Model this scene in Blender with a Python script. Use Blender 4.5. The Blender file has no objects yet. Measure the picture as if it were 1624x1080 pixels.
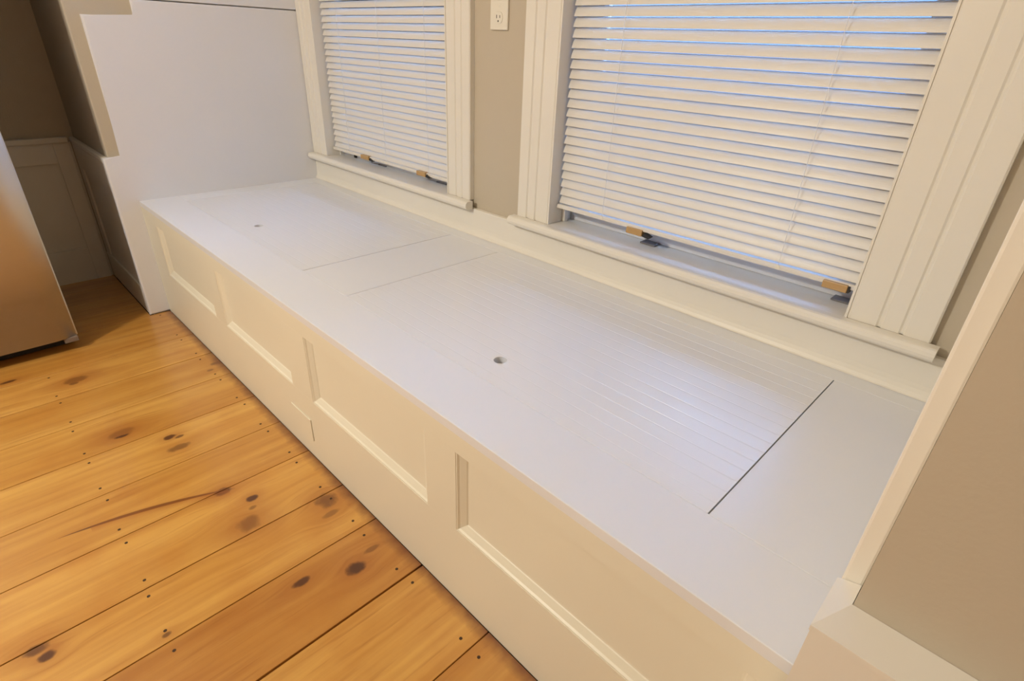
import bpy, bmesh, math, random
from mathutils import Vector, Matrix

random.seed(7)
SC = bpy.context.scene
COL = SC.collection

# ------------------------------------------------------------------ camera
cam_d = bpy.data.cameras.new('camera')
cam = bpy.data.objects.new('camera', cam_d)
COL.objects.link(cam)
SC.camera = cam
cam_d.sensor_width = 36.0
cam_d.sensor_fit = 'HORIZONTAL'
cam_d.lens = 870.0 / 1624.0 * 36.0
cam_d.clip_start = 0.02
_r = [(0.7049754, 0.7082265, 0.0377475), (0.3609230, -0.3124325, -0.8787039), (-0.6105278, 0.6330886, -0.4758724)]
_c = (2.47128, -0.48341, 1.04178)
cam.matrix_world = Matrix(((_r[0][0], -_r[1][0], -_r[2][0], _c[0]),
                           (_r[0][1], -_r[1][1], -_r[2][1], _c[1]),
                           (_r[0][2], -_r[1][2], -_r[2][2], _c[2]),
                           (0, 0, 0, 1)))

# ------------------------------------------------------------------ world (dusk daylight outside)
W = bpy.data.worlds.new('dusk_sky')
SC.world = W
W.use_nodes = True
bg = W.node_tree.nodes['Background']
bg.inputs[0].default_value = (0.20, 0.44, 1.0, 1)
bg.inputs[1].default_value = 29.0

# ------------------------------------------------------------------ lights
LAMP_POS = (1.12, -1.85, 1.95)       # warm pendant lamp in the room
LAMP_W = 122
LAMP_C = (1.0, 0.95, 0.83)
def light(name, kind, loc, energy, color, rot=(0, 0, 0), **kw):
    d = bpy.data.lights.new(name, kind)
    d.energy = energy
    d.color = color
    for k, v in kw.items():
        setattr(d, k, v)
    o = bpy.data.objects.new(name, d)
    COL.objects.link(o)
    o.location = loc
    o.rotation_euler = rot
    return o

SC.view_settings.view_transform = 'Standard'
SC.view_settings.look = 'None'
SC.view_settings.gamma = 1.0
SC.view_settings.use_curve_mapping = False
SC.view_settings.exposure = 0.0

# ------------------------------------------------------------------ materials
def new_mat(name):
    m = bpy.data.materials.new(name)
    m.use_nodes = True
    return m, m.node_tree.nodes, m.node_tree.links, m.node_tree.nodes['Principled BSDF']

def paint(name, col, rough=0.4, bump=0.15, scale=60, var=0.03, coat=0.0):
    m, n, l, b = new_mat(name)
    tc = n.new('ShaderNodeTexCoord')
    nz = n.new('ShaderNodeTexNoise')
    nz.inputs['Scale'].default_value = 3.0
    nz.inputs['Detail'].default_value = 3
    l.new(tc.outputs['Object'], nz.inputs['Vector'])
    mx = n.new('ShaderNodeMix')
    mx.data_type = 'RGBA'
    mx.inputs[6].default_value = tuple(c * (1 - var) for c in col) + (1,)
    mx.inputs[7].default_value = tuple(min(1, c * (1 + var)) for c in col) + (1,)
    l.new(nz.outputs[0], mx.inputs[0])
    l.new(mx.outputs[2], b.inputs['Base Color'])
    b.inputs['Roughness'].default_value = rough
    b.inputs['Coat Weight'].default_value = coat
    n2 = n.new('ShaderNodeTexNoise')
    n2.inputs['Scale'].default_value = scale
    n2.inputs['Detail'].default_value = 2
    l.new(tc.outputs['Object'], n2.inputs['Vector'])
    bp = n.new('ShaderNodeBump')
    bp.inputs['Strength'].default_value = bump
    bp.inputs['Distance'].default_value = 0.001
    l.new(n2.outputs[0], bp.inputs['Height'])
    l.new(bp.outputs[0], b.inputs['Normal'])
    return m

def plain(name, col, rough=0.5, metal=0.0, emit=None, estr=0.0):
    m, n, l, b = new_mat(name)
    tc = n.new('ShaderNodeTexCoord')
    nz = n.new('ShaderNodeTexNoise')
    nz.inputs['Scale'].default_value = 25
    l.new(tc.outputs['Object'], nz.inputs['Vector'])
    mr = n.new('ShaderNodeMapRange')
    mr.inputs[3].default_value = max(0, rough - 0.05)
    mr.inputs[4].default_value = min(1, rough + 0.05)
    l.new(nz.outputs[0], mr.inputs[0])
    l.new(mr.outputs[0], b.inputs['Roughness'])
    b.inputs['Base Color'].default_value = tuple(col) + (1,)
    b.inputs['Metallic'].default_value = metal
    if emit:
        b.inputs['Emission Color'].default_value = tuple(emit) + (1,)
        b.inputs['Emission Strength'].default_value = estr
    return m

M = {}
M['trim'] = paint('cream_white_trim_paint', (0.82, 0.775, 0.69), 0.33, 0.05)
M['seat'] = paint('white_seat_paint', (0.80, 0.805, 0.835), 0.30, 0.05)
M['front'] = paint('cream_front_paint', (0.82, 0.775, 0.635), 0.38, 0.05)
M['panelw'] = paint('white_side_panel_paint', (0.785, 0.775, 0.795), 0.42, 0.05)
M['lid'] = paint('white_lid_gloss_paint', (0.81, 0.81, 0.83), 0.38, 0.05)
_b = M['lid'].node_tree.nodes['Principled BSDF']
_b.inputs['Coat Weight'].default_value = 0.42
_b.inputs['Coat Roughness'].default_value = 0.19
M['tan'] = paint('tan_wall_paint', (0.55, 0.475, 0.365), 0.75, 0.25, 180, 0.03)
M['ceil'] = paint('ceiling_paint', (0.80, 0.78, 0.74), 0.9, 0.2)
M['blind'] = plain('blind_vinyl', (0.80, 0.76, 0.70), 0.38)
_n = M['blind'].node_tree.nodes; _l = M['blind'].node_tree.links
_t = _n.new('ShaderNodeBsdfTranslucent'); _t.inputs[0].default_value = (0.85, 0.83, 0.80, 1)
_m = _n.new('ShaderNodeMixShader'); _m.inputs[0].default_value = 0.032   # thin vinyl lets a little daylight through
_l.new(_n['Principled BSDF'].outputs[0], _m.inputs[1]); _l.new(_t.outputs[0], _m.inputs[2])
_l.new(_m.outputs[0], _n['Material Output'].inputs['Surface'])
M['cord'] = plain('blind_cord', (0.78, 0.78, 0.80), 0.7)
M['sash'] = paint('sash_paint', (0.80, 0.78, 0.76), 0.4, 0.1)
M['clip'] = plain('tan_plastic_clip', (0.50, 0.31, 0.13), 0.35)
M['dark'] = plain('dark_plastic', (0.02, 0.019, 0.02), 0.45)
M['slot'] = plain('slot_dark', (0.05, 0.04, 0.03), 0.6)
M['lift'] = plain('grey_sash_lift', (0.20, 0.19, 0.20), 0.45)
M['plate'] = plain('ivory_plate_plastic', (0.82, 0.77, 0.66), 0.35)
M['subfloor'] = plain('dark_subfloor', (0.030, 0.016, 0.008), 0.9)
M['nail'] = plain('old_nail_iron', (0.06, 0.03, 0.015), 0.6, 0.3)
M['toekick'] = plain('black_grille', (0.018, 0.017, 0.018), 0.6)
M['fridge_side'] = plain('grey_cabinet_steel', (0.20, 0.20, 0.21), 0.45)
M['hinge'] = plain('brown_grey_hinge', (0.20, 0.155, 0.13), 0.6)
M['lampglass'] = plain('lamp_glass', (0.9, 0.85, 0.75), 0.4, 0.0, (1.0, 0.80, 0.55), 6.0)
M['lampmetal'] = plain('brushed_nickel', (0.55, 0.53, 0.5), 0.35, 1.0)

M['extwall'] = plain('grey_sky_block', (0.085, 0.085, 0.09), 0.8)  # for the added outside wall that dims the blind gaps
M['extground'] = plain('dusk_lawn', (0.05, 0.06, 0.04), 0.9)
# glass
m, n, l, b = new_mat('window_glass')
n.remove(b)
tr = n.new('ShaderNodeBsdfTransparent')
gl = n.new('ShaderNodeBsdfGlossy')
gl.inputs['Roughness'].default_value = 0.03
fr = n.new('ShaderNodeFresnel')
fr.inputs[0].default_value = 1.5
mx = n.new('ShaderNodeMixShader')
l.new(fr.outputs[0], mx.inputs[0]); l.new(tr.outputs[0], mx.inputs[1]); l.new(gl.outputs[0], mx.inputs[2])
l.new(mx.outputs[0], n['Material Output'].inputs['Surface'])
M['glass'] = m

# brushed stainless
m, n, l, b = new_mat('brushed_stainless')
tc = n.new('ShaderNodeTexCoord')
mp = n.new('ShaderNodeMapping'); mp.inputs['Scale'].default_value = (4, 3, 400)
nz = n.new('ShaderNodeTexNoise'); nz.inputs['Scale'].default_value = 1.0; nz.inputs['Detail'].default_value = 4
l.new(tc.outputs['Object'], mp.inputs[0]); l.new(mp.outputs[0], nz.inputs['Vector'])
mr = n.new('ShaderNodeMapRange'); mr.inputs[3].default_value = 0.36; mr.inputs[4].default_value = 0.50
l.new(nz.outputs[0], mr.inputs[0]); l.new(mr.outputs[0], b.inputs['Roughness'])
b.inputs['Base Color'].default_value = (0.62, 0.60, 0.60, 1)
b.inputs['Metallic'].default_value = 1.0
M['steel'] = m

# ---- pine floor boards: grain along Y, knots, old stain along the seat
KNOTS = [  # x, y, radius across, radius along, darkness, halo
    (0.8048, -0.3663, .007, .016, .9, 1.0), (0.790, -0.362, .018, .030, .35, 1.2),
    (0.9001, -0.2653, .010, .016, .85, .9), (0.915, -0.247, .006, .012, .7, .5), (0.965, -0.262, .013, .026, .55, .7),
    (1.2242, -0.2401, .013, .017, .75, 1.0), (1.2977, -0.1932, .010, .013, .9, .9), (1.330, -0.205, .006, .010, .5, .6),
    (1.3749, -0.2325, .022, .026, .45, 1.1), (1.4289, -0.0605, .024, .024, .62, 1.0), (1.478, -0.075, .008, .020, .45, .5),
    (1.660, -0.1135, .015, .021, .95, 1.2), (1.6135, -0.2178, .009, .018, .9, .7), (1.640, -0.060, .006, .02, .5, .6),
    (0.2489, -0.5589, .008, .022, .85, .9), (0.3721, -0.3964, .018, .032, .5, 1.1), (0.395, -0.405, .009, .012, .65, .6),
    (0.5613, -0.0123, .012, .022, .6, .8), (0.598, -0.05, .006, .010, .5, .4),
    (1.4424, -0.6340, .010, .013, .9, .9), (1.4142, -0.6461, .012, .018, .75, .8),
    (1.90, -0.62, .014, .020, .8, 1.0), (2.12, -0.33, .012, .018, .8, 1.0), (0.62, -1.05, .014, .02, .8, 1.0),
    (1.30, -1.25, .012, .02, .8, 1.0), (2.40, -0.9, .013, .02, .8, 1.0),
    (1.548, -0.462, .005, .008, .7, .4),
]
m, n, l, b = new_mat('knotty_pine_boards')
def mth(op, a, bb=None, c=None, clamp=False):
    nd = n.new('ShaderNodeMath'); nd.operation = op; nd.use_clamp = clamp
    for i, v in enumerate((a, bb, c)):
        if v is None: continue
        if isinstance(v, (int, float)): nd.inputs[i].default_value = v
        else: l.new(v, nd.inputs[i])
    return nd.outputs[0]
def mixc(f, a, bb):
    nd = n.new('ShaderNodeMix'); nd.data_type = 'RGBA'
    for s, v in ((0, f), (6, a), (7, bb)):
        if isinstance(v, tuple): nd.inputs[s].default_value = v + (1,)
        elif isinstance(v, (int, float)): nd.inputs[s].default_value = v
        else: l.new(v, nd.inputs[s])
    return nd.outputs[2]
tc = n.new('ShaderNodeTexCoord')
oi = n.new('ShaderNodeObjectInfo')
sp = n.new('ShaderNodeSeparateXYZ'); l.new(tc.outputs['Object'], sp.inputs[0])
X, Y = sp.outputs[0], sp.outputs[1]
wob = n.new('ShaderNodeTexNoise'); wob.inputs['Scale'].default_value = 38; wob.inputs['Detail'].default_value = 3
l.new(tc.outputs['Object'], wob.inputs['Vector'])
wv = mth('SUBTRACT', wob.outputs[0], 0.5)
core = None; halo = None; push = None
for kx, ky, rx, ry, dk, ha in KNOTS:
    dx = mth('SUBTRACT', X, kx); dy = mth('SUBTRACT', Y, ky)
    a = mth('DIVIDE', dx, rx); c2 = mth('DIVIDE', dy, ry)
    d2 = mth('ADD', mth('MULTIPLY', a, a), mth('MULTIPLY', c2, c2))
    d2 = mth('ADD', d2, mth('MULTIPLY', wv, 2.6))
    k = mth('MULTIPLY', mth('SMOOTH_MIN', 1.0, mth('SUBTRACT', 1.55, d2, clamp=False), 0.4), dk, clamp=True)
    core = k if core is None else mth('MAXIMUM', core, k)
    h = mth('MULTIPLY', mth('POWER', 2.718, mth('MULTIPLY', d2, -0.16)), 0.55 * ha)
    halo = h if halo is None else mth('MAXIMUM', halo, h)
    e = mth('POWER', 2.718, mth('MULTIPLY', d2, -0.10))
    pz = mth('MULTIPLY', mth('MULTIPLY', e, dx), 0.9)
    push = pz if push is None else mth('ADD', push, pz)
gx = mth('SUBTRACT', X, push)
cb = n.new('ShaderNodeCombineXYZ')
l.new(mth('ADD', gx, mth('MULTIPLY', oi.outputs['Random'], 17.0)), cb.inputs[0])
l.new(mth('MULTIPLY', Y, 0.055), cb.inputs[1])
l.new(mth('MULTIPLY', oi.outputs['Random'], 5.0), cb.inputs[2])
g1 = n.new('ShaderNodeTexNoise'); g1.inputs['Scale'].default_value = 38; g1.inputs['Detail'].default_value = 5; g1.inputs['Roughness'].default_value = 0.55
l.new(cb.outputs[0], g1.inputs['Vector'])
g2 = n.new('ShaderNodeTexNoise'); g2.inputs['Scale'].default_value = 11; g2.inputs['Detail'].default_value = 2
l.new(cb.outputs[0], g2.inputs['Vector'])
r1 = n.new('ShaderNodeMapRange'); r1.inputs[1].default_value = 0.36; r1.inputs[2].default_value = 0.72
l.new(g1.outputs[0], r1.inputs[0])
r2 = n.new('ShaderNodeMapRange'); r2.inputs[1].default_value = 0.38; r2.inputs[2].default_value = 0.66
l.new(g2.outputs[0], r2.inputs[0])
colr = mixc(mth('MULTIPLY', r2.outputs[0], 0.75), (0.68, 0.375, 0.092), (0.56, 0.262, 0.048))
colr = mixc(mth('MULTIPLY', r1.outputs[0], 0.62), colr, (0.42, 0.165, 0.026))
blot = n.new('ShaderNodeTexNoise'); blot.inputs['Scale'].default_value = 7; blot.inputs['Detail'].default_value = 4
l.new(tc.outputs['Object'], blot.inputs['Vector'])
rb = n.new('ShaderNodeMapRange'); rb.inputs[1].default_value = 0.50; rb.inputs[2].default_value = 0.75
l.new(blot.outputs[0], rb.inputs[0])
colr = mixc(mth('MULTIPLY', rb.outputs[0], 0.35), colr, (0.46, 0.17, 0.025))
fk = n.new('ShaderNodeTexNoise'); fk.inputs['Scale'].default_value = 110; fk.inputs['Detail'].default_value = 2
l.new(cb.outputs[0], fk.inputs['Vector'])
rf = n.new('ShaderNodeMapRange'); rf.inputs[1].default_value = 0.60; rf.inputs[2].default_value = 0.78
l.new(fk.outputs[0], rf.inputs[0])
colr = mixc(mth('MULTIPLY', rf.outputs[0], 0.45), colr, (0.33, 0.11, 0.018))
# per-board tone
tone = n.new('ShaderNodeMix'); tone.data_type = 'RGBA'; tone.blend_type = 'MULTIPLY'; tone.inputs[0].default_value = 1.0
l.new(colr, tone.inputs[6]); l.new(oi.outputs['Color'], tone.inputs[7])
colr = tone.outputs[2]
colr = mixc(mth('MINIMUM', halo, 0.8), colr, (0.34, 0.105, 0.018))
colr = mixc(core, colr, (0.070, 0.020, 0.009))
# long dark split that runs out of the knot by the board joint
yy = mth('ADD', Y, 0.566)
cx = mth('ADD', mth('ADD', 1.128, mth('MULTIPLY', yy, 0.12)), mth('MULTIPLY', mth('MULTIPLY', yy, yy), 0.50))
wd = mth('MULTIPLY', mth('MULTIPLY', yy, mth('SUBTRACT', 0.36, yy)), 0.20)
s1 = mth('SUBTRACT', 1.15, mth('DIVIDE', mth('ABSOLUTE', mth('SUBTRACT', X, cx)), mth('MAXIMUM', wd, 0.0004)))
s1 = mth('MULTIPLY', mth('MULTIPLY', s1, 2.0, clamp=True), mth('MULTIPLY', mth('GREATER_THAN', yy, 0.0), mth('LESS_THAN', yy, 0.355)))
colr = mixc(mth('MULTIPLY', s1, 0.85), colr, (0.11, 0.030, 0.010))
s2 = mth('SUBTRACT', 1.0, mth('DIVIDE', mth('ABSOLUTE', mth('SUBTRACT', X, mth('ADD', cx, 0.006))), 0.018))
s2 = mth('MULTIPLY', mth('MAXIMUM', s2, 0.0), mth('MULTIPLY', mth('GREATER_THAN', yy, 0.06), mth('LESS_THAN', yy, 0.34)))
colr = mixc(mth('MULTIPLY', s2, 0.45), colr, (0.36, 0.10, 0.015))
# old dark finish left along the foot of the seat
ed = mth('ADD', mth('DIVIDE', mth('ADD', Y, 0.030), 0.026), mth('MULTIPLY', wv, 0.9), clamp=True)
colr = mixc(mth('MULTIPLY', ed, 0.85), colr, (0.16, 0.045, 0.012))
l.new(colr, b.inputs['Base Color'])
b.inputs['Roughness'].default_value = 0.30
b.inputs['Coat Weight'].default_value = 0.45
b.inputs['Coat Roughness'].default_value = 0.22
bp = n.new('ShaderNodeBump'); bp.inputs['Strength'].default_value = 0.12; bp.inputs['Distance'].default_value = 0.001
l.new(g1.outputs[0], bp.inputs['Height']); l.new(bp.outputs[0], b.inputs['Normal'])
M['pine'] = m

# ------------------------------------------------------------------ mesh helpers
def link(name, me, mat=None, parent=None, smooth=False):
    o = bpy.data.objects.new(name, me)
    COL.objects.link(o)
    if mat is not None:
        me.materials.append(M[mat])
    if parent is not None:
        o.parent = parent
    if smooth:
        for p in me.polygons:
            p.use_smooth = True
    return o

def bm_obj(name, bm, mat, parent=None, smooth=False):
    me = bpy.data.meshes.new(name)
    bmesh.ops.recalc_face_normals(bm, faces=bm.faces[:])
    bm.to_mesh(me)
    bm.free()
    return link(name, me, mat, parent, smooth)

def box_bm(bm, p0, p1, bev=0.0, seg=2):
    x0, y0, z0 = p0; x1, y1, z1 = p1
    vs = [bm.verts.new(v) for v in ((x0, y0, z0), (x1, y0, z0), (x1, y1, z0), (x0, y1, z0),
                                    (x0, y0, z1), (x1, y0, z1), (x1, y1, z1), (x0, y1, z1))]
    fs = [bm.faces.new([vs[i] for i in q]) for q in ((3, 2, 1, 0), (4, 5, 6, 7), (0, 1, 5, 4), (1, 2, 6, 5), (2, 3, 7, 6), (3, 0, 4, 7))]
    if bev > 0:
        es = list({e for f in fs for e in f.edges})
        bmesh.ops.bevel(bm, geom=es, offset=bev, segments=seg, affect='EDGES', profile=0.5)

def box(name, p0, p1, mat, parent=None, bev=0.0, seg=2):
    bm = bmesh.new()
    box_bm(bm, p0, p1, bev, seg)
    return bm_obj(name, bm, mat, parent)

def extrude(name, prof, axis, a0, a1, mat, parent=None, cap0=0.0, cap1=0.0):
    """prof: closed list of 2D points. axis 'x': (y,z), 'y': (x,z), 'z': (x,y). """
    bm = bmesh.new()
    def P(u, v, a):
        return {'x': (a, u, v), 'y': (u, a, v), 'z': (u, v, a)}[axis]
    A = [bm.verts.new(P(u, v, a0)) for u, v in prof]
    B = [bm.verts.new(P(u, v, a1)) for u, v in prof]
    k = len(prof)
    for i in range(k):
        bm.faces.new((A[i], A[(i + 1) % k], B[(i + 1) % k], B[i]))
    bm.faces.new(A); bm.faces.new(B[::-1])
    return bm_obj(name, bm, mat, parent)

def cyl_bm(bm, c, axis, r, h, seg=16, r2=None):
    r2 = r if r2 is None else r2
    ax = {'x': Vector((1, 0, 0)), 'y': Vector((0, 1, 0)), 'z': Vector((0, 0, 1))}[axis]
    mat = ax.to_track_quat('Z', 'Y').to_matrix().to_4x4()
    mat.translation = Vector(c) + ax * (h / 2)
    bmesh.ops.create_cone(bm, cap_ends=True, segments=seg, radius1=r, radius2=r2, depth=h, matrix=mat)

def empty(name, loc=(0, 0, 0)):
    o = bpy.data.objects.new(name, None)
    o.empty_display_size = 0.1
    COL.objects.link(o)
    o.location = loc
    return o

def tag(o, label=None, cat=None, group=None, kind=None):
    if label: o['label'] = label
    if cat: o['category'] = cat
    if group: o['group'] = group
    if kind: o['kind'] = kind
    return o

def struct(o, label, cat):
    return tag(o, label, cat, kind='structure')

# ------------------------------------------------------------------ main dimensions (metres)
H = 0.46            # seat height
D = 0.730           # seat depth to the back board
XL, XR = 0.0, 2.455  # seat ends
YW = 0.745          # window wall plane
XN = -0.594         # wall behind the refrigerator
YN = -0.055         # niche wall plane
XS = 2.472          # corner of right hand wall
YS = -0.040         # face of right hand wall
ZC = 0.623          # top of the wainscot cap
CEIL = 2.45
XE, YF = 6.0, -5.2

# ------------------------------------------------------------------ floor
floor = box('floor', (XN - 0.1, YF - .1, -0.08), (XE + .1, 0.86, -0.022), 'subfloor')
struct(floor, 'wide knotty pine board floor in honey orange varnish', 'floor')
joints = [-0.594, -0.44, -0.29, -0.145, 0.0, 0.28, 0.474, 0.6605, 0.851, 1.037, 1.2195, 1.4075, 1.5665, 1.755, 1.976,
          2.165, 2.355, 2.545, 2.735, 2.92, 3.11, 3.30, 3.49, 3.68, 3.87, 4.06, 4.25, 4.44, 4.63, 4.82, 5.0, 5.2, 5.4, 5.6, 5.8, 6.0]
tones = {4: (0.96, 0.92, 0.86), 5: (1.0, 0.98, 0.95), 6: (0.98, .98, .98), 7: (1.0, 1.0, .98), 8: (1.04, 1.05, 1.05), 9: (0.98, .95, .9), 10: (1.05, 1.05, 1.05),
         11: (1.0, .97, .92), 12: (0.80, .68, .58), 13: (1.0, 0.98, 0.95), 14: (0.92, .86, .8)}
gapw = {6: .0036, 7: .0022, 8: .0022, 9: .0018, 10: .0020, 11: .0026, 12: .0024, 13: .0046, 5: .0026, 14: .0024, 4: .0024}
bmn = bmesh.new()
cyl_bm(bmn, (0, 0, 0), 'z', 0.0035, 0.0013, 8)
NAIL = bpy.data.meshes.new('nail')
bmn.to_mesh(NAIL); bmn.free()
NAIL.materials.append(M['nail'])
for i in range(len(joints) - 1):
    a, c = joints[i], joints[i + 1]
    ga, gc = gapw.get(i, .0015), gapw.get(i + 1, .0015)
    y1 = -0.0012 if a >= -0.01 and c < XS else (YN - 0.02 if a < 0 else YS - 0.045)
    if c > XS and a < XS:
        y1 = -0.0012
    dz = 0.0
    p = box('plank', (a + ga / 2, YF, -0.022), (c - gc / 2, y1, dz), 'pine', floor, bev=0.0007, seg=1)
    t = tones.get(i, (1.0, 0.96, 0.93))
    p.color = t + (1,)
    if -0.2 < a < 2.3:
        for yn in (-0.048, -0.459, -0.87, -1.28):
            for xx in (a + 0.026, c - 0.028):
                if yn == -0.459 and a < 0.1:
                    continue
                no = bpy.data.objects.new('nail', NAIL)
                COL.objects.link(no)
                no.parent = p
                no.location = (xx + random.uniform(-.003, .003), yn + random.uniform(-.004, .004), dz - .001)

# ------------------------------------------------------------------ walls
ZT = 1.86   # window head height
OPA = (0.1215, 0.966)
OPB = (1.428, 2.251)
def wall_with_openings(name, x0, x1, y0, y1, z0, z1, ops, mat):
    bm = bmesh.new()
    xs = [x0]
    for a, c, zb, zt in ops:
        box_bm(bm, (xs[-1], y0, z0), (a, y1, z1))
        box_bm(bm, (a, y0, z0), (c, y1, zb))
        box_bm(bm, (a, y0, zt), (c, y1, z1))
        xs.append(c)
    box_bm(bm, (xs[-1], y0, z0), (x1, y1, z1))
    return bm_obj(name, bm, mat)
wall_back = wall_with_openings('wall_back', -0.02, XS + 0.02, YW, YW + 0.12, -.02, CEIL,
                               [(OPA[0], OPA[1], 0.55, ZT), (OPB[0], OPB[1], 0.55, ZT)], 'tan')
struct(wall_back, 'tan painted window wall behind the window seat', 'wall')

wall_niche = box('wall_niche', (XN, YN, -.02), (-0.0175, YW + 0.12, CEIL), 'tan', bev=0.004)
struct(wall_niche, 'tan painted wall block between the window seat and the refrigerator niche', 'wall')
wall_left = box('wall_left', (XN - 0.12, YF, -.03), (XN, YW + .12, CEIL), 'tan')
struct(wall_left, 'tan painted wall behind the refrigerator', 'wall')
wall_right = box('wall_right', (XS, YS, -.02), (XE, YW + 0.12, CEIL), 'tan')
struct(wall_right, 'tan corner wall with white wainscot at the open end of the window seat', 'wall')
wall_far = box('wall_far', (XE, YF - .12, 0), (XE + 0.12, YW + 0.12, CEIL), 'tan')
struct(wall_far, 'plain tan end wall of the room opposite the refrigerator', 'wall')
wall_front = box('wall_front', (XN - 0.12, YF - 0.12, 0), (XE, YF, CEIL), 'tan')
struct(wall_front, 'plain tan wall of the room facing the windows', 'wall')
ceiling = box('ceiling', (XN - 0.12, YF - 0.12, CEIL), (XE + 0.12, YW + 0.12, CEIL + 0.08), 'ceil')
struct(ceiling, 'plain white ceiling of the room', 'ceiling')

# --- white boards on the left end wall of the alcove (children of wall_niche)
def quad_prism_x(name, pts_yz, x0, x1, mat, parent, bev=0.0):
    bm = bmesh.new()
    A = [bm.verts.new((x0, y, z)) for y, z in pts_yz]
    B = [bm.verts.new((x1, y, z)) for y, z in pts_yz]
    k = len(pts_yz)
    for i in range(k):
        bm.faces.new((A[i], A[(i + 1) % k], B[(i + 1) % k], B[i]))
    fa = bm.faces.new(A); fb = bm.faces.new(B[::-1])
    if bev:
        es = [e for e in bm.edges if all(abs(v.co.x - x1) < 1e-6 for v in e.verts)]
        bmesh.ops.bevel(bm, geom=es, offset=bev, segments=2, affect='EDGES', profile=0.5)
    return bm_obj(name, bm, mat, parent)
quad_prism_x('end_board', [(-0.074, 0.0), (YW, 0.0), (YW, 1.126), (0.140, 1.126), (0.140, 1.073), (-0.014, 1.073), (-0.014, ZC), (-0.074, ZC)], -0.0175, 0.0, 'panelw', wall_niche, 0.006)
quad_prism_x('end_board', [(0.140, 1.1285), (YW, 1.1285), (YW, 1.9), (0.140, 1.9)], -0.0175, 0.002, 'panelw', wall_niche, 0.002)
# wainscot that turns the corner and runs into the niche
box('wainscot_board', (XN + .001, YN - 0.009, 0.0), (-0.0178, YN - .0002, ZC - 0.02), 'trim', wall_niche, bev=.001)
box('wainscot_cap', (XN + .001, YN - 0.0188, ZC - 0.0195), (-0.0178, YN - .0002, ZC), 'trim', wall_niche, bev=.004)
for a, c in ((-0.50, -0.12),):
    bm = bmesh.new()
    box_bm(bm, (XN + .02, YN - 0.0165, 0.12), (-0.50, YN - 0.0092, ZC - 0.021), .001)
    bm_obj('wainscot_stile', bm, 'trim', wall_niche)
box('wainscot_rail', (-0.499, YN - 0.0165, ZC - 0.12), (-0.03, YN - 0.0092, ZC - 0.021), 'trim', wall_niche, bev=.001)
box('baseboard_strip', (XN + .02, YN - 0.018, 0.0), (-0.03, YN - 0.0092, 0.118), 'trim', wall_niche, bev=.002)
# end wall of the niche: rail, stile, recessed panel, cap
wl = wall_left
box('wainscot_board', (XN + .0002, -1.4, 0.0), (XN + 0.010, YN - 0.018, ZC - 0.02), 'trim', wl)
box('wainscot_cap', (XN + .0002, -1.4, ZC - 0.0195), (XN + 0.030, YN - 0.027, ZC + .002), 'trim', wl, bev=.004)
box('wainscot_stile', (XN + .0102, -0.137, 0.0), (XN + 0.020, YN - 0.027, ZC - 0.02), 'trim', wl, bev=.001)
box('wainscot_rail', (XN + .0102, -1.4, 0.521), (XN + 0.020, -0.1375, ZC - 0.02), 'trim', wl, bev=.001)
box('wainscot_rail', (XN + .0102, -1.4, 0.0), (XN + 0.020, -0.1375, 0.15), 'trim', wl, bev=.001)

# --- right hand wall: white board edge, wainscot with mitred cap
box('corner_board', (2.4555, -0.012, H + .001), (XS + .0004, YW - .001, 1.9), 'trim', wall_right, bev=0.0025, seg=2)
bm = bmesh.new()   # L-shaped wainscot return wrapped round the corner
box_bm(bm, (2.4535, YS - .0002, 0.0), (XS - .0004, YS + .027, ZC - 0.016))
bm_obj('wainscot_return', bm, 'trim', wall_right)
box('wainscot_board', (2.4535, -0.080, 0.0), (XE - .01, YS - .0004, ZC - 0.016), 'trim', wall_right)
bm = bmesh.new()   # mitred cap with a sloped top
prof = [(0.0, 0.0), (0.042, 0.0), (0.042, -0.006), (0.036, -0.013), (0.0, -0.013)]   # out from wall, height below ZC
def capv(t, dz, end):
    # end 0: far along +X ; 1: at mitre ; 2: back along +Y
    z = ZC - 0.0015 + dz - (0.006 * t / 0.042)
    if end == 0: return (XE - .01, YS - .0005 - t, z)
    if end == 1: return (XS - .0005 - t * 0.45, YS - .0005 - t, z)
    return (XS - .0005 - t * 0.45, -0.013, z)
rings = [[bm.verts.new(capv(t, dz, e)) for t, dz in prof] for e in (0, 1, 2)]
for r0, r1 in ((rings[0], rings[1]), (rings[1], rings[2])):
    for i in range(len(prof)):
        bm.faces.new((r0[i], r0[(i + 1) % 5], r1[(i + 1) % 5], r1[i]))
bm.faces.new(rings[0]); bm.faces.new(rings[2][::-1])
bm_obj('wainscot_cap', bm, 'trim', wall_right)

# ------------------------------------------------------------------ back board above the seat (trim)
prof = [(YW - .0005, H + .0005), (D - 0.011, H + .0005), (D - 0.008, H + 0.003), (D - 0.004, H + 0.009), (D - .0012, H + 0.017), (D, H + 0.027), (D, 0.5465),
        (D + .001, 0.549), (YW - .0005, 0.549)]
tb = extrude('trim_1', prof, 'x', 0.0005, XR - 0.0005, 'trim')
struct(tb, 'low cream white back board between the window seat and the window sills', 'trim')

# ------------------------------------------------------------------ windows
def casing_profile(w, t, flip=False):
    """flat moulded casing, u across width, v outwards; two shallow flutes and a back band"""
    pts = [(0, 0), (0, t * 0.80), (0.004, t * .95), (0.010, t * .95), (w * .36, t * .95), (w * .385, t * .80), (w * .41, t * .80), (w * .435, t * .97),
           (w * .63, t * .97), (w * .655, t * .83), (w * .68, t * .83), (w * .705, t), (w - .003, t), (w, t - .003), (w, 0)]
    if flip:
        pts = [(w - u, v) for u, v in pts][::-1]
    return pts

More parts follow.
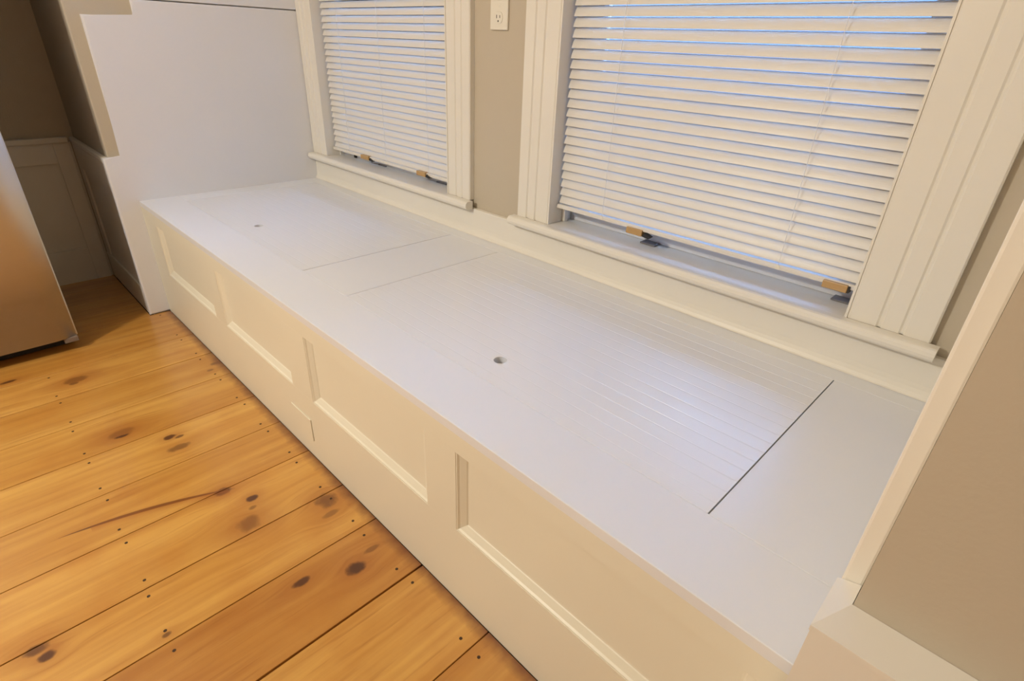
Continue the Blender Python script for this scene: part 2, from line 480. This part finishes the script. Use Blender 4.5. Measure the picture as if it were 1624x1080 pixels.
def make_window(name, label, c0, o0, o1, c1, ys):
    root = empty(name, (0, 0, 0))
    struct(root, label, 'window')
    T = YW - 0.7256
    # side casings: moulded inner edge towards the opening
    for (a, c, fl) in ((c0, o0, True), (o1, c1, False)):
        w = c - a
        pr = casing_profile(w, T, fl)
        extrude('casing', [(a + u, YW - .0004 - v) for u, v in pr], 'z', 0.5755, ZT, 'trim', root)
    extrude('casing', [(YW - .0004 - v, ZT + .0005 + u) for u, v in casing_profile(0.12, T)], 'x', c0, c1, 'trim', root)
    # stool (inside sill) with rounded nose
    z0, z1 = 0.5485, 0.5752
    nose = []
    for k in range(7):
        a = math.pi / 2 - math.pi * k / 6
        nose.append((0.706 - 0.0115 * math.cos(a) , (z0 + z1) / 2 + (z1 - z0) / 2 * math.sin(a)))
    prof = [(0.7255, z1), ] + nose + [(0.7255, z0)]
    st = extrude('window_stool', prof, 'x', c0 + 0.001 if c0 < .05 else c0 - 0.012, c1 + 0.016, 'trim', root)
    box('window_stool', (o0 - .0002, 0.7256, 0.552), (o1 + .0002, 0.8655, z1), 'trim', root)
    # jamb lining
    for x0, x1 in ((o0 - .0005, o0 + 0.004), (o1 - 0.004, o1 + .0005)):
        box('jamb', (x0, 0.7262, z1 + .0003), (x1, 0.865, ZT), 'trim', root)
    for x0, x1 in ((o0 + .0042, o0 + 0.016), (o1 - 0.016, o1 - .0042)):
        box('stop_bead', (x0, 0.786, z1 + .0003), (x1, 0.803, ZT), 'trim', root, bev=.002)
    box('jamb', (o0, 0.7262, ZT - .004), (o1, 0.865, ZT + .0004), 'trim', root)
    # lower sash and pane
    sash = empty('sash', (0, 0, 0)); sash.parent = root
    s0, s1 = o0 + 0.0045, o1 - 0.0045
    box('bottom_rail', (s0, ys, z1 + .0004), (s1, ys + .0345, z1 + 0.062), 'sash', sash, bev=.002)
    for a, c in ((s0, s0 + 0.05), (s1 - 0.05, s1)):
        box('sash_stile', (a, ys, z1 + .0625), (c, ys + .0345, 1.80), 'sash', sash, bev=.002)
    box('meeting_rail', (s0 + .0505, ys, 1.20), (s1 - .0505, ys + .0345, 1.245), 'sash', sash, bev=.002)
    box('top_rail', (s0 + .0505, ys, 1.80), (s1 - .0505, ys + .0345, ZT - .006), 'sash', sash, bev=.002)
    box('pane', (s0 + .045, ys + .0165, z1 + .058), (s1 - .045, ys + .0205, 1.803), 'glass', sash)
    return root, sash

winA, sashA = make_window('window_1', 'cream cased window over the seat next to the white end panel', 0.0025, OPA[0], OPA[1], 1.080, 0.8035)
winB, sashB = make_window('window_2', 'cream cased window over the seat beside the tan wainscoted corner wall', 1.303, OPB[0], OPB[1], 2.398, 0.828)

# small grey sash lifts on the stool side of the sash
for x, s in ((1.729, sashB), (2.221, sashB)):
    bm = bmesh.new()
    box_bm(bm, (x - 0.024, 0.797, 0.5754), (x + 0.022, 0.8275, 0.5800), .001, 1)
    bm_obj('sash_lift', bm, 'lift', s)

# ------------------------------------------------------------------ blinds
PITCH = 0.0236
def slat_mesh(length):
    bm = bmesh.new()
    w = 0.0250
    nseg = 6
    R_ = 0.055
    th = math.asin(w / 2 / R_)
    pts = []
    for k in range(nseg + 1):
        a = -th + 2 * th * k / nseg
        pts.append((R_ * math.sin(a), R_ * math.cos(a) - R_))
    tk = 0.0006
    top = [(u, v) for u, v in pts]
    bot = [(u, v - tk) for u, v in pts][::-1]
    pr = top + bot
    A = [bm.verts.new((0, u, v)) for u, v in pr]
    B = [bm.verts.new((length, u, v)) for u, v in pr]
    k = len(pr)
    for i in range(k):
        bm.faces.new((A[i], A[(i + 1) % k], B[(i + 1) % k], B[i]))
    bm.faces.new(A); bm.faces.new(B[::-1])
    bmesh.ops.recalc_face_normals(bm, faces=bm.faces[:])
    me = bpy.data.meshes.new('slat')
    bm.to_mesh(me); bm.free()
    me.materials.append(M['blind'])
    return me

def make_blind(label, x0, x1, zbot, cords, clips, gap_at=None):
    yb = 0.7675
    root = empty('window_blind', ((x0 + x1) / 2, yb, zbot))
    tag(root, label, 'blind', 'closed blinds in the windows over the seat')
    ox, oy, oz = root.location
    me = slat_mesh(x1 - x0)
    tilt = math.radians(64)
    z = zbot + 0.0085 + 0.017
    i = 0
    while z < ZT - 0.05:
        s = bpy.data.objects.new('slat', me)
        COL.objects.link(s); s.parent = root
        s.location = (x0 - ox, 0, z - oz)
        # room-side edge turned down
        ex = random.uniform(-1.6, 1.6)
        s.rotation_euler = (tilt + math.radians(ex), random.uniform(-.0006, .0006), random.uniform(-.0006, .0006))
        if gap_at is not None and i < gap_at:
            s.location.z -= 0.0018
        z += PITCH
        i += 1
    # bottom rail, rounded trapezoid
    def L(o):
        o.location = (-ox, -oy, -oz); return o
    pr = [(yb - .0125, zbot), (yb + .0125, zbot), (yb + .0125, zbot + .007), (yb + .0095, zbot + .0105), (yb - .0095, zbot + .0105), (yb - .0125, zbot + .007)]
    L(extrude('bottom_rail', pr, 'x', x0 - .001, x1 + .001, 'blind', root))
    L(box('head_rail', (x0 - .002, yb - .016, ZT - .046), (x1 + .002, yb + .016, ZT - .006), 'blind', root, bev=.002))
    for cx in cords:
        bm = bmesh.new()
        cyl_bm(bm, (cx, yb - .0118, zbot + .009), 'z', 0.0007, ZT - .05 - zbot, 6)
        L(bm_obj('ladder_cord', bm, 'cord', root))
        bm = bmesh.new()
        box_bm(bm, (cx - .004, yb - .0135, zbot + .0005), (cx + .004, yb - .0126, zbot + .0095))
        L(bm_obj('cord_button', bm, 'plate', root))
    for cx0, cx1, zl, dark in clips:
        c = L(box('rail_clip', (cx0, yb - .0185, zbot + zl), (cx1, yb + .006, zbot + zl + .0165), 'clip', root, bev=.0018))
        bm = bmesh.new()
        if dark == 'tab':
            pts = [(cx1 + .0004, yb - .0165, zbot + zl + .001), (cx1 + .020, yb - .0165, zbot + zl - .002), (cx1 + .026, yb - .0165, zbot + zl + .004), (cx1 + .006, yb - .0165, zbot + zl + .011)]
            A = [bm.verts.new(p) for p in pts]
            B = [bm.verts.new((p[0], p[1] + .014, p[2])) for p in pts]
            for i in range(4):
                bm.faces.new((A[i], A[(i + 1) % 4], B[(i + 1) % 4], B[i]))
            bm.faces.new(A); bm.faces.new(B[::-1])
        else:
            box_bm(bm, (cx1 + .0003, yb - .0175, zbot + zl + .001), (cx1 + .004, yb + .004, zbot + zl + .015), .0005, 1)
        t = bm_obj('clip_tab', bm, 'dark', c)
    return root

make_blind('cream slatted blind with one wider gap and two tan rail clips', 0.134, 0.955, 0.6030,
           (0.27, 0.545, 0.82), ((0.366, 0.425, -0.004, 'tab'), (0.752, 0.805, -0.004, 'tab')), gap_at=3)
make_blind('cream slatted blind in the window beside the tan wainscoted corner wall', 1.438, 2.2415, 0.6225,
           (1.600, 2.085), ((1.686, 1.735, -0.013, 'tab'), (2.182, 2.231, -0.008, 'end')))

# dark latch block at the left end of the smaller window's sash
box('sash_latch', (0.235, 0.7935, 0.578), (0.246, 0.8032, 0.593), 'dark', sashA, bev=.001)
box('sash_latch', (0.935, 0.7935, 0.586), (0.944, 0.8032, 0.601), 'dark', sashA, bev=.001)
for x in (0.40, 0.79):
    box('sash_lift', (x + .02, 0.7955, 0.5762), (x + 0.075, 0.8030, 0.5795), 'lift', sashA, bev=.0008)

# ------------------------------------------------------------------ window seat
seat = empty('storage_bench', (XR / 2, D / 2, 0))
tag(seat, 'long built-in window seat with white lidded top and cream panelled front', 'bench')
SO = seat.location.copy()
def S(o):
    o.location = o.location - SO
    return o

LF, LB = 0.1365, 0.6725        # lid front / back
L1 = (0.093, 1.047)
L2 = (1.2786, 2.2791)
g = 0.0004
# top boards: continuous front board, back strip, cross pieces
TT = 0.019
def topboard(p0, p1):
    return S(box('top_board', (p0[0], p0[1], H - TT), (p1[0], p1[1], H), 'seat', seat, bev=0.0006, seg=1))
S(extrude('top_board', [(0.0, H - TT), (LF - g, H - TT), (LF - g, H - .0003), (LF - g - .0003, H), (0.0012, H), (0.0004, H - .0004), (0.0, H - .0012)], 'x', 0.0006, XR - .002, 'seat', seat))
topboard((0.0006, LB + g), (XR - .001, D + .012))
topboard((0.0006, LF + g), (L1[0] - .0006, LB - g))
topboard((L1[1] + .0013, LF + g), (L2[0] - .0011, LB - g))
topboard((L2[1] + .0011, LF + g), (XR - .001, LB - g))

def make_lid(x0, x1, hx, hy, gf, gs):
    """beaded lid with a finger hole"""
    ya, yb = LF + gf, LB - .0008
    per = 0.0335
    prof = [(ya, H - .016), (ya, H - .0003), (ya + .0003, H)]
    y = ya + 0.028
    while y < yb - 0.02:
        wv_ = 0.0016
        prof += [(y - .0040, H), (y - .0024, H - .00010), (y - .0005, H - .00034), (y, H - .00037), (y + .00008, H - .00031), (y + .00026, H - .00005), (y + .00045, H)]
        y += per
    prof += [(yb - .0006, H), (yb, H - .0006), (yb, H - .016)]
    bm = bmesh.new()
    A = [bm.verts.new((x0 + gs, u, v)) for u, v in prof]
    B = [bm.verts.new((x1 - gs, u, v)) for u, v in prof]
    k = len(prof)
    for i in range(k):
        bm.faces.new((A[i], A[(i + 1) % k], B[(i + 1) % k], B[i]))
    bm.faces.new(A); bm.faces.new(B[::-1])
    o = bm_obj('lid', bm, 'lid', None)
    bc = bmesh.new()
    cyl_bm(bc, (hx, hy, H - .03), 'z', 0.0140, 0.06, 32)
    cut = bm_obj('cutter', bc, 'seat', None)
    md = o.modifiers.new('hole', 'BOOLEAN'); md.operation = 'DIFFERENCE'; md.object = cut; md.solver = 'EXACT'
    dg = bpy.context.evaluated_depsgraph_get()
    me = bpy.data.meshes.new_from_object(o.evaluated_get(dg))
    o.modifiers.clear()
    old = o.data; o.data = me; bpy.data.meshes.remove(old)
    cm = cut.data; bpy.data.objects.remove(cut); bpy.data.meshes.remove(cm)
    me.name = 'lid'
    o.parent = seat
    return S(o)
make_lid(L1[0], L1[1], 0.570, 0.2145, 0.0004, 0.0006)
make_lid(L2[0], L2[1], 1.770, 0.2115, 0.0004, 0.0011)

# panelled front: rails, stiles, recessed bevelled panels
PZ0, PZ1 = 0.207, 0.400
PX = [(0.160, 0.640), (0.727, 1.190), (1.302, 1.787), (1.877, 2.432)]
FT = 0.019
S(box('top_rail', (0.0006, 0.0, PZ1), (XR - .002, FT, H - TT - .0002), 'front', seat))
S(box('bottom_rail', (0.0006, 0.0, 0.0), (XR - .002, FT, PZ0), 'front', seat))
edges = [0.0006] + [v for p in PX for v in p] + [XR - .002]
for i in range(0, len(edges), 2):
    S(box('stile', (edges[i], 0.0, PZ0 + .0002), (edges[i + 1], FT, PZ1 - .0002), 'front', seat))
for a, c in PX:
    # sloped moulding frame stepping down to a flat field
    bm = bmesh.new()
    loops = []
    for ins, dep in ((0.0, 0.0008), (0.003, 0.0012), (0.006, 0.0045), (0.019, 0.0110), (0.0205, 0.0125), (0.024, 0.0130)):
        loops.append([bm.verts.new(v) for v in ((a + ins, dep, PZ0 + ins), (c - ins, dep, PZ0 + ins), (c - ins, dep, PZ1 - ins * .55), (a + ins, dep, PZ1 - ins * .55))])
    for r0, r1 in zip(loops[:-1], loops[1:]):
        for i in range(4):
            bm.faces.new((r0[i], r0[(i + 1) % 4], r1[(i + 1) % 4], r1[i]))
    back = [bm.verts.new(v) for v in ((a, FT, PZ0), (c, FT, PZ0), (c, FT, PZ1), (a, FT, PZ1))]
    for i in range(4):
        bm.faces.new((loops[0][(i + 1) % 4], loops[0][i], back[i], back[(i + 1) % 4]))
    bm.faces.new(loops[-1]); bm.faces.new(back[::-1])
    S(bm_obj('front_panel', bm, 'front', seat))
# small cover set into the bottom rail
S(box('access_cover', (1.158, -0.0030, 0.062), (1.270, -.0002, 0.134), 'front', seat, bev=.0012))
# carcass behind
S(box('carcass', (0.02, FT + .001, 0.02), (XR - .02, D - .01, H - TT - .012), 'front', seat))

# ------------------------------------------------------------------ wall outlet between the windows
out = empty('wall_outlet', (1.188, YW, 1.131))
tag(out, 'ivory duplex wall outlet on the tan wall between the windows', 'outlet')
oc = Vector((1.188, YW, 1.131))
def O(o):
    o.location = -oc; return o
pl = O(box('cover_plate', (1.153, YW - .0065, 1.0735), (1.223, YW - .0002, 1.1885), 'plate', out, bev=.002, seg=3))
for zc in (1.1035, 1.1585):
    bm = bmesh.new()
    A = []
    for k in range(24):
        a = 2 * math.pi * k / 24
        A.append((1.188 + 0.0170 * math.cos(a), zc + max(-.0140, min(.0140, .0170 * math.sin(a)))))
    f0 = [bm.verts.new((x, YW - .0065, z)) for x, z in A]
    f1 = [bm.verts.new((1.188 + (x - 1.188) * .95, YW - .0085, zc + (z - zc) * .95)) for x, z in A]
    for i in range(24):
        bm.faces.new((f0[i], f0[(i + 1) % 24], f1[(i + 1) % 24], f1[i]))
    bm.faces.new(f1); bm.faces.new(f0[::-1])
    rc = O(bm_obj('receptacle', bm, 'plate', out))
    for dx, hh in ((-.0063, .0042), (.0063, .0034)):
        box('slot', (1.188 + dx - .001, YW - .0089, zc + .0025 - hh), (1.188 + dx + .001, YW - .0084, zc + .0025 + hh), 'slot', rc)
    bm = bmesh.new(); cyl_bm(bm, (1.188, YW - .0089, zc - .0085), 'y', .0024, .0005, 12)
    bm_obj('slot', bm, 'slot', rc)
bm = bmesh.new(); cyl_bm(bm, (1.188, YW - .0075, 1.131), 'y', .0032, .0012, 12)
O(bm_obj('screw', bm, 'plate', out))

# ------------------------------------------------------------------ refrigerator
fr_ = empty('refrigerator', (-0.2, -0.79, 0))
tag(fr_, 'brushed stainless steel refrigerator standing in the niche beside the window seat', 'refrigerator')
fo = Vector((-0.2, -0.79, 0))
def F(o):
    o.location = -fo; return o
FY0, FY1 = -1.245, -0.331
F(box('cabinet', (XN + 0.035, FY0 + .006, 0.045), (0.085, FY1 - .012, 1.74), 'fridge_side', fr_, bev=.004))
def door(z0, z1):
    # softly curved edges at both sides
    pts = []
    for k in range(9):
        t = k / 8
        pts.append((0.157 - 0.022 * (t ** 2.2), FY1 - 0.078 + 0.074 * t))
    pts += [(0.131, FY1), (0.094, FY1)]
    pts += [(0.094, FY0), (0.131, FY0)]
    for k in range(8, -1, -1):
        t = k / 8
        pts.append((0.157 - 0.022 * (t ** 2.2), FY0 + 0.078 - 0.074 * t))
    bm = bmesh.new()
    A = [bm.verts.new((x, y, z0)) for x, y in pts]
    B = [bm.verts.new((x, y, z1)) for x, y in pts]
    k = len(pts)
    for i in range(k):
        f = bm.faces.new((A[i], A[(i + 1) % k], B[(i + 1) % k], B[i]))
        f.smooth = i not in (8, 9, 10, 11, 12)
    bm.faces.new(A); bm.faces.new(B[::-1])
    return F(bm_obj('door', bm, 'steel', fr_))
d1 = door(0.055, 1.18)
d2 = door(1.19, 1.745)
for dd, z0, z1 in ((d1, 0.62, 1.12), (d2, 1.25, 1.62)):
    bm = bmesh.new()
    cyl_bm(bm, (0.205, FY0 + 0.09, z0), 'z', .012, z1 - z0, 16)
    for zz in (z0 + .04, z1 - .04):
        cyl_bm(bm, (0.150, FY0 + 0.09, zz), 'x', .008, .056, 12)
    bm_obj('handle', bm, 'steel', dd)
F(box('bottom_hinge', (0.085, FY1 - 0.045, 0.036), (0.150, FY1 - 0.003, 0.0545), 'hinge', fr_, bev=.002))
F(box('base_grille', (0.05, FY0 + .01, 0.004), (0.075, FY1 - .012, 0.044), 'toekick', fr_))
for yy_ in (FY0 + .06, FY1 - .06):
    for xx_ in (XN + .1, 0.02):
        bm = bmesh.new(); cyl_bm(bm, (xx_, yy_, 0.0), 'z', .02, .045, 12)
        F(bm_obj('foot', bm, 'dark', fr_))

# ------------------------------------------------------------------ ceiling fixtures (out of view)
lamp = empty('pendant_lamp', (LAMP_POS[0], LAMP_POS[1], CEIL))
tag(lamp, 'warm glass globe pendant lamp hanging from the ceiling', 'lamp')
dz_ = LAMP_POS[2] - CEIL
bm = bmesh.new(); cyl_bm(bm, (0, 0, -0.025), 'z', .06, .0245, 32)
bm_obj('canopy', bm, 'lampmetal', lamp)
bm = bmesh.new(); cyl_bm(bm, (0, 0, dz_ + .20), 'z', .006, -dz_ - .225, 12)
bm_obj('rod', bm, 'lampmetal', lamp)
bm = bmesh.new()
bmesh.ops.create_uvsphere(bm, u_segments=32, v_segments=16, radius=.085)
for v in bm.verts: v.co.z += dz_ + .125
bm_obj('lamp_shade', bm, 'lampglass', lamp, True)
lt = light('lamp_bulb', 'POINT', (0, 0, dz_), LAMP_W, LAMP_C, shadow_soft_size=0.10)
lt.parent = lamp

# ------------------------------------------------------------------ unseen cabinet added over the refrigerator to keep ceiling bounce off the niche
cab = empty('niche_shade_cabinet', (-0.25, -0.79, 1.80))
tag(cab, 'white cabinet added above the stainless refrigerator to shade the niche', 'cabinet')
co = Vector((-0.25, -0.79, 1.80))
def K(o):
    o.location = -co; return o
K(box('shade_cabinet_body', (XN + .001, FY0, 1.80), (0.06, FY1 + .02, CEIL - .002), 'trim', cab, bev=.002))
for a, c in ((FY0 + .004, (FY0 + FY1) / 2 - .002), ((FY0 + FY1) / 2 + .002, FY1 + .016)):
    dr = K(box('shade_cabinet_door', (0.0605, a, 1.805), (0.080, c, CEIL - .01), 'trim', cab, bev=.002))
    bm = bmesh.new(); cyl_bm(bm, (0.0802, (a + c) / 2, 1.86), 'x', .012, .022, 16)
    bm_obj('knob', bm, 'lampmetal', dr)

# ------------------------------------------------------------------ outside: unseen wall added to block the low sky, and ground
ext = box('wall_sky_block', (-7, 4.6, -0.6), (9, 4.9, 3.3), 'extwall')
struct(ext, 'grey wall added outside the windows to block the low sky', 'wall')
grd = box('ground', (-7, YW + .13, -0.8), (9, 4.6, -0.6), 'extground')
struct(grd, 'dark lawn outside the windows', 'ground')
